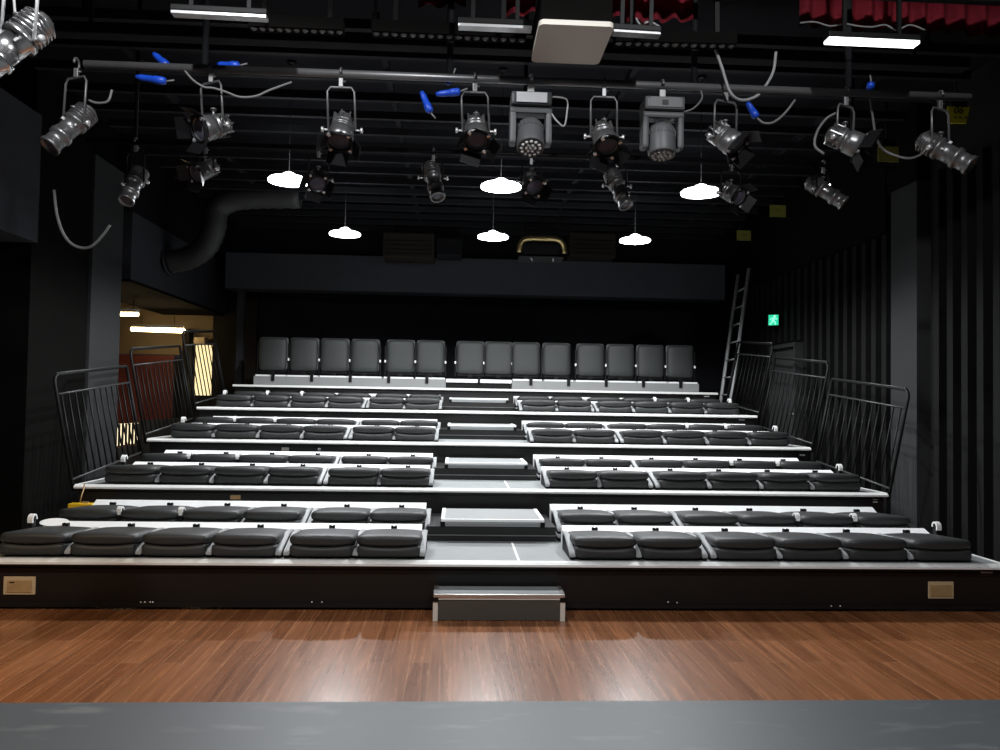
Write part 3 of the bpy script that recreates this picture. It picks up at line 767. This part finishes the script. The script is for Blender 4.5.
strip(at(612, 31, Y=-1.45), at(660, 34, Y=-1.45), 'pipe', 'short grey strip right of the beige box')
strip(at(826, 39, Y=-1.45), at(917, 43, Y=-1.45), 'coldtube', 'brightly lit white strip light at the upper right', .042)

# beige box hung from the ceiling
t = thing('ceiling_projector', 'box with beige underside hung from the ceiling above the moving head', 'projector', (.29, -1.45, 3.8))
bm = bmesh.new(); rim = []
for cx_, cy_, a0 in ((.183,.227,0), (-.183,.227,1), (-.183,-.227,2), (.183,-.227,3)):
    rim += [(cx_+.035*math.cos((a0+j/5)*PI/2), cy_+.035*math.sin((a0+j/5)*PI/2)) for j in range(6)]
lo = [bm.verts.new((x, y, 0)) for x, y in rim]; hi = [bm.verts.new((x, y, .03)) for x, y in rim]; bm.faces.new(lo[::-1]); bm.faces.new(hi)
for j in range(len(rim)): bm.faces.new((lo[j], lo[(j+1) % len(rim)], hi[(j+1) % len(rim)], hi[j]))
obj('underside', bm, 'beige', t)
obj('casing', bx(-.21, .21, -.25, .25, .03, .26, bev=.012), 'blackwall', t)
bm = bmesh.new(); tube(bm, [(0,0,.26),(0,0,CZ-3.8)], .03, 10); obj('pole', bm, 'black', t)
bm = bmesh.new(); lathe(bm, [(0,.0),(.05,.0),(.05,.03),(.04,.035),(0,.03)], 16, Matrix.Translation((.08,.25,.14)) @ Matrix.Rotation(-PI/2,4,'X')); obj('lens', bm, 'lens', t)

# red velvet valance and small rigging bits at the top
def valance(px0, px1, pyb, label, Yv, h=.5):
    a, b = at(px0, pyb, Y=Yv), at(px1, pyb, Y=Yv); bm = bmesh.new(); n = int((b.x-a.x)/.012)
    rows = []
    for zz in (0, .12, .3, h):
        r = []
        for i in range(n+1):
            x = a.x + (b.x-a.x)*i/n; amp = .035*(1 - .35*zz/h)
            r.append((x, Yv + amp*math.sin(x*46 + .8*math.sin(x*7)) , a.z + zz + (.012*math.sin(x*13) if zz == 0 else 0)))
        rows.append(r)
    V = [[bm.verts.new(p) for p in r] for r in rows]
    for r0, r1 in zip(V, V[1:]):
        for i in range(n): bm.faces.new((r0[i], r0[i+1], r1[i+1], r1[i])).smooth = True
    bmesh.ops.solidify(bm, geom=bm.faces[:], thickness=.008)
    tag(obj('curtain_valance', bm, 'velvet'), label, 'curtain', 'red velvet valances')
valance(418, 466, 4, 'red velvet valance piece above the left lens bars', -1.0)
valance(505, 535, 14, 'red velvet valance piece beside the beige box', -1.0)
valance(612, 692, 19, 'red velvet valance right of the beige box', -1.0)
valance(800, 1010, 27, 'long red velvet valance at the upper right corner', -.9)
t = thing('rigging_batten', 'black batten in front of the red valances', 'batten', (0, -1.25, 4.33))
obj('batten', bx(-3.2, 3.6, -.03, .03, -.05, .05, bev=.006), 'door', t)
for x in (-2.9, -1.2, 1.0, 3.2): obj('strap', bx(x-.02, x+.02, -.01, .01, .05, CZ-4.33), 'black', t)

# ------------------------------------------------------------------ cables and blue plugs
def cable(pts, r, m_, label, name='cable', cat='cable', group='loose cables in the rigging'):
    bm = bmesh.new(); tube(bm, catmull([at(px, py, Y=Y) for px, py, Y in pts], 6), r, 6)
    return tag(obj(name, bm, m_), label, cat, group)
cable([(715,48,-1.1),(722,68,-1.08),(730,92,-1.1),(741,100,-1.05),(755,97,-1.0),(764,88,-.98),(773,72,-1.0),(776,52,-1.0)], .010, 'cablew', 'thick pale cable looping down over the front pipe')
cable([(757,118,-1.05),(764,123,-1.05),(774,122,-1.05),(785,113,-1.02),(795,100,-1.0)], .008, 'cable', 'grey cable hanging from the blue plug under the pipe')
cable([(185,71,-1.05),(193,80,-1.08),(204,87,-1.08),(213,88,-1.08),(226,92,-1.08),(240,97,-1.06),(256,96,-1.05),(270,90,-1.02),(292,82,-1.0)], .007, 'cable', 'thin cable sagging over the silver barn door light')
cable([(546,98,-1.05),(556,97,-1.08),(567,100,-1.1),(567,112,-1.1),(564,126,-1.1),(556,120,-1.1),(552,114,-1.05)], .006, 'cablew', 'white cable loop beside the labelled moving head')
cable([(684,112,-1.05),(694,108,-1.05),(702,98,-1.02),(700,88,-1.0)], .006, 'cable', 'pale cable beside the darker moving head')
cable([(836,113,-1.0),(826,119,-.98),(817,132,-.96),(815,146,-.98),(824,154,-1.0)], .009, 'cable', 'dark cable loop on the sideways silver light')
cable([(870,98,-.9),(873,118,-.85),(876,136,-.8),(884,150,-.7),(905,158,-.8),(920,155,-.95),(928,146,-1.0)], .008, 'cable', 'grey cable curving to the long spotlight at right')
cable([(88,100,-.95),(97,103,-.98),(108,101,-1.0),(112,90,-1.0)], .008, 'cable', 'grey cable at the left end of the front pipe')
cable([(54,190,.5),(57,215,.5),(64,235,.5),(75,246,.5),(90,247,.5),(103,235,.5),(110,225,.5)], .012, 'cable', 'long dark cable hanging in a curve near the left column')
cable([(14,0,-2.6),(15,12,-2.6),(17,22,-2.6)], .006, 'cablew', 'thin cable feeding the bright spotlight')
cable([(800,23,-1.3),(815,22,-1.3),(830,26,-1.3),(845,24,-1.3),(858,26,-1.3),(872,27,-1.3),(885,25,-1.3),(897,30,-1.3),(910,25,-1.3),(925,30,-1.3)], .006, 'cable', 'thin cable strung under the long red valance')
cable([(636,18,-1.3),(640,24,-1.3),(650,22,-1.3),(660,27,-1.3)], .007, 'cablew', 'pale cable end under the red valance right of the beige box')
def plug(px, py, Y, ang, L, label):
    t = thing('cable_plug', label, 'plug', at(px, py, Y=Y), 'blue cable plugs'); t.rotation_euler = (0, ang, 0)
    bm = bmesh.new(); lathe(bm, [(0,-L/2),(.012,-L/2),(.02,-L*.3),(.022,L*.1),(.026,L*.12),(.026,L*.4),(.018,L/2),(0,L/2)], 12, Matrix.Rotation(PI/2, 4, 'Y')); obj('shell', bm, 'blue', t)
    bm = bmesh.new(); tube(bm, [(L/2,0,0),(L/2+.05,0,.015)], .006, 6); obj('lead', bm, 'cable', t)
plug(151, 79, -1.06, .12, .19, 'bright blue plug under the left end of the front pipe')
plug(161, 60, -.96, .7, .13, 'blue plug above the left end of the front pipe')
plug(228, 65, -.96, .0, .15, 'dark blue plug lying along the pipe over the silver light')
plug(426, 102, -1.0, 1.15, .15, 'slim blue plug hanging left of a bigger blue plug')
plug(448, 93, -1.03, -.15, .16, 'bright blue plug left of the labelled moving head')
plug(450, 80, -.97, -1.0, .07, 'tiny blue plug just above a bigger blue plug')
plug(752, 110, -1.05, 1.0, .12, 'blue plug on the cable loop under the pipe')
plug(870, 89, -.96, -1.4, .09, 'blue plug standing on the pipe near its right end')

# ------------------------------------------------------------------ yellow number signs
def text_mesh(s, size, shear=0.0):
    cu = bpy.data.curves.new('digits', 'FONT'); cu.body = s; cu.size = size; cu.extrude = .002; cu.align_x = 'CENTER'; cu.align_y = 'CENTER'; cu.shear = shear
    o = bpy.data.objects.new('digits_tmp', cu); COL.objects.link(o); bpy.context.view_layer.update()
    me = bpy.data.meshes.new_from_object(o.evaluated_get(bpy.context.evaluated_depsgraph_get())); bpy.data.objects.remove(o); return me
def number_sign(px, py, Y, w_, h_, label, txt=None, skew=0.0):
    p = at(px, py, Y=Y)
    t = thing('number_sign', label, 'sign', p, 'yellow number signs along the right of the ceiling')
    bm = bmesh.new(); v = box(bm, -w_/2, w_/2, 0, .012, -h_/2, h_/2, bev=.002)
    for q in bm.verts:
        if q.co.x > 0 and q.co.z < 0: q.co.x -= skew
    obj('plate', bm, 'sign' if txt else 'signdim', t)
    obj('holder', bx(-.07, .09, .0, .08, h_/2, h_/2+.09, bev=.01), 'door', t)
    bm = bmesh.new(); tube(bm, [(0,.05,h_/2+.09),(0,.05,CZ-p.z)], .012, 8); obj('hanger', bm, 'black', t)
    if txt:
        me = text_mesh(txt, .105, .25); me.materials.append(M['ink']); obj('digits', me, None, t, (-.01,-.003,.045), (PI/2,0,0))
        for x0, x1 in ((-.05,-.025),(-.005,.03),(.055,.09)): obj('small_mark', bx(x0, x1, -.002, 0, -.035, -.015), 'olive', t)
    else:
        for x0 in (-.03, .006): obj('dark_mark', bx(x0, x0+.026, -.002, 0, -.01, .035), 'olive', t)
number_sign(959, 115, 1.45, .23, .17, 'yellow sign reading 06 at the upper right', '06', .04)
number_sign(888.5, 154, 2.76, .245, .18, 'dim yellow sign left of and below the 06 sign')
number_sign(778, 211, 5.97, .255, .19, 'dim yellow sign on the ceiling above the exit light')
number_sign(744, 235.5, 7.46, .25, .18, 'smallest dim yellow sign, nearest to the ladder')

# ------------------------------------------------------------------ exit sign, ladder, duct, units, rear projector
p = at(773.5, 320, X=4.82)
t = thing('exit_sign', 'green lit exit sign on the right wall above the grey door', 'sign', p, None)
t.rotation_euler = (0,0,math.radians(-28))
obj('housing', bx(-.105, .105, 0, .05, -.105, .105, bev=.008), 'black', t)
obj('panel', bx(-.078, .078, -.006, 0, -.085, .085), 'green', t)
bm = bmesh.new(); lathe(bm, [(0,0),(.022,0),(.022,.004),(0,.004)], 12, Matrix.Translation((.02,-.006,.06)) @ Matrix.Rotation(PI/2,4,'X'))
tube(bm, [(.01,-.008,.035),(-.01,-.008,-.01)], .016, 6); tube(bm, [(.01,-.008,.03),(.045,-.008,.01),(.06,-.008,.03)], .008, 6); tube(bm, [(0,-.008,.03),(-.035,-.008,.03),(-.05,-.008,.0)], .008, 6)
tube(bm, [(-.01,-.008,-.01),(.03,-.008,-.04),(.03,-.008,-.08)], .010, 6); tube(bm, [(-.01,-.008,-.01),(-.03,-.008,-.05),(-.06,-.008,-.07)], .010, 6)
obj('pictogram', bm, 'pale', t)
obj('bracket', bx(-.02, .02, .05, .12, -.02, .02), 'black', t)

t = thing('ladder', 'grey metal ladder leaning by the right end of the back row', 'ladder', (4.25, 7.75, .0))
ra = [Vector((0,-.22,0)), Vector((.02,-.22,1.0)), Vector((.55,-.22,4.1))]; rb = [v + Vector((-.06,.44,0)) for v in ra]
lad0 = at(726, 400, Y=7.6); lad1 = at(744, 270, Y=7.6)
d0 = (lad1-lad0)
base = lad0 - d0*(lad0.z/d0.z)
t.location = base
def LP(z, s): return Vector((d0.x/d0.z*z + .03*s, .35*s, z))
for s in (-1, 1):
    bm = bmesh.new()
    a, b = LP(0, s), LP(3.98, s)
    tube(bm, [a, b], .036, 4); obj('rail', bm, 'laddergrey', t)
for j in range(12):
    z = .25+j*.31
    bm = bmesh.new(); tube(bm, [LP(z, -1), LP(z, 1)], .016, 8); obj('rung', bm, 'laddergrey', t)

pts = catmull([at(168, 262, Y=6.2), at(188, 258, Y=6.2), at(206, 246, Y=6.1), at(214, 228, Y=6.0), at(217, 210, Y=6.0), at(232, 200, Y=6.0), at(262, 197, Y=6.0), at(300, 197, Y=6.0)], 6)
bm = bmesh.new(); tube(bm, pts, [.17 + (.012 if i % 2 else 0) for i in range(len(pts))], 14)
t = thing('air_duct', 'grey curved air duct under the ceiling at left', 'duct'); obj('duct', bm, 'duct', t)
bm = bmesh.new(); tube(bm, [pts[0], pts[0]+(pts[0]-pts[1])*.6], .20, 14); obj('collar', bm, 'header', t)
bm = bmesh.new(); q = pts[-6]; tube(bm, [q+Vector((0,0,.1)), Vector((q.x,q.y,CZ))], .012, 6); obj('hanger', bm, 'black', t)

def ceiling_unit(px0, px1, py0, py1, Y, dep, label, m_='unit'):
    a, b = at(px0, py0, Y=Y), at(px1, py1, Y=Y); c = (a+b)/2
    t = thing('ceiling_unit', label, 'air unit', c, 'boxy units under the rear ceiling')
    hw, hh = abs(b.x-a.x)/2, abs(a.z-b.z)/2
    obj('casing', bx(-hw, hw, 0, dep, -hh, hh, bev=.015), m_, t)
    bm = bmesh.new()
    for j in range(4): box(bm, -hw*.9, hw*.9, -.006, 0, -hh*.75+j*hh*.35, -hh*.75+j*hh*.35+.02)
    obj('grille', bm, 'black', t)
    for s in (-.7, .7): obj('hanger', bx(s*hw-.01, s*hw+.01, dep/2-.01, dep/2+.01, hh, CZ-c.z), 'black', t)
ceiling_unit(383, 434, 232, 258, 7.5, .6, 'brown air unit box under the rear ceiling, left of the middle lamp')
ceiling_unit(437, 462, 238, 256, 7.5, .5, 'narrow grey box beside the brown air unit', 'slat')
ceiling_unit(570, 616, 232, 257, 7.9, .5, 'dark box to the right of the brass caged projector', 'unit')

p = at(542, 247, Y=6.8)
t = thing('caged_projector', 'dark projector in a brass arch mount under the rear ceiling', 'projector', p)
bm = bmesh.new(); arch = [Vector((-.37,0,-.10)), Vector((-.36,0,.02)), Vector((-.31,0,.10)), Vector((-.22,0,.135)), Vector((0,0,.14)), Vector((.22,0,.135)), Vector((.31,0,.10)), Vector((.36,0,.02)), Vector((.37,0,-.10))]
tube(bm, catmull(arch, 4), .048, 10); obj('arch', bm, 'brass', t)
obj('body', bx(-.30, .30, -.02, .40, -.13, .07, bev=.03), 'door', t)
obj('base_plate', bx(-.38, .36, -.06, .42, -.19, -.16, bev=.01), 'duct', t)
for x in (-.17, .18): obj('bolt', bx(x-.015, x+.015, -.05, -.02, -.245, -.19, bev=.004), 'knob', t)
for x in (-.30, -.02, .30): obj('hanger', bx(x-.014, x+.014, .1, .13, .10, CZ-p.z), 'black', t)

# yellow tag on a cord at the second platform's left end
c = at(82, 506.5, Y=1.62)
t = thing('yellow_case', 'small yellow case hung on a cord at the left end of the second platform', 'case', c)
obj('case', bx(-.112, .112, -.05, .05, -.032, .032, bev=.012), 'yellow', t)
bm = bmesh.new(); box(bm, .0, .06, -.012, .012, .03, .045); obj('handle', bm, 'plaque', t)
bm = bmesh.new(); tube(bm, catmull([(-.02,0,.04), (.0,-.02,.10), (-.01,.05,.17), (-.06,.17,.20)], 5), .006, 6); obj('cord', bm, 'plaque', t)

# ------------------------------------------------------------------ world and colour management
wd = bpy.data.worlds.new('world'); SC.world = wd; wd.use_nodes = True
bg = wd.node_tree.nodes['Background']; bg.inputs[0].default_value = (.75,.8,1.0,1); bg.inputs[1].default_value = .02
vs = SC.view_settings; SC.display_settings.display_device = 'sRGB'
vs.view_transform = 'Standard'; vs.look = 'None'; vs.gamma = 1.0; vs.use_curve_mapping = False; vs.exposure = 0.0
SC.cycles.max_bounces = 6; SC.cycles.diffuse_bounces = 3; SC.cycles.glossy_bounces = 3
SC.cycles.sample_clamp_indirect = 4.0
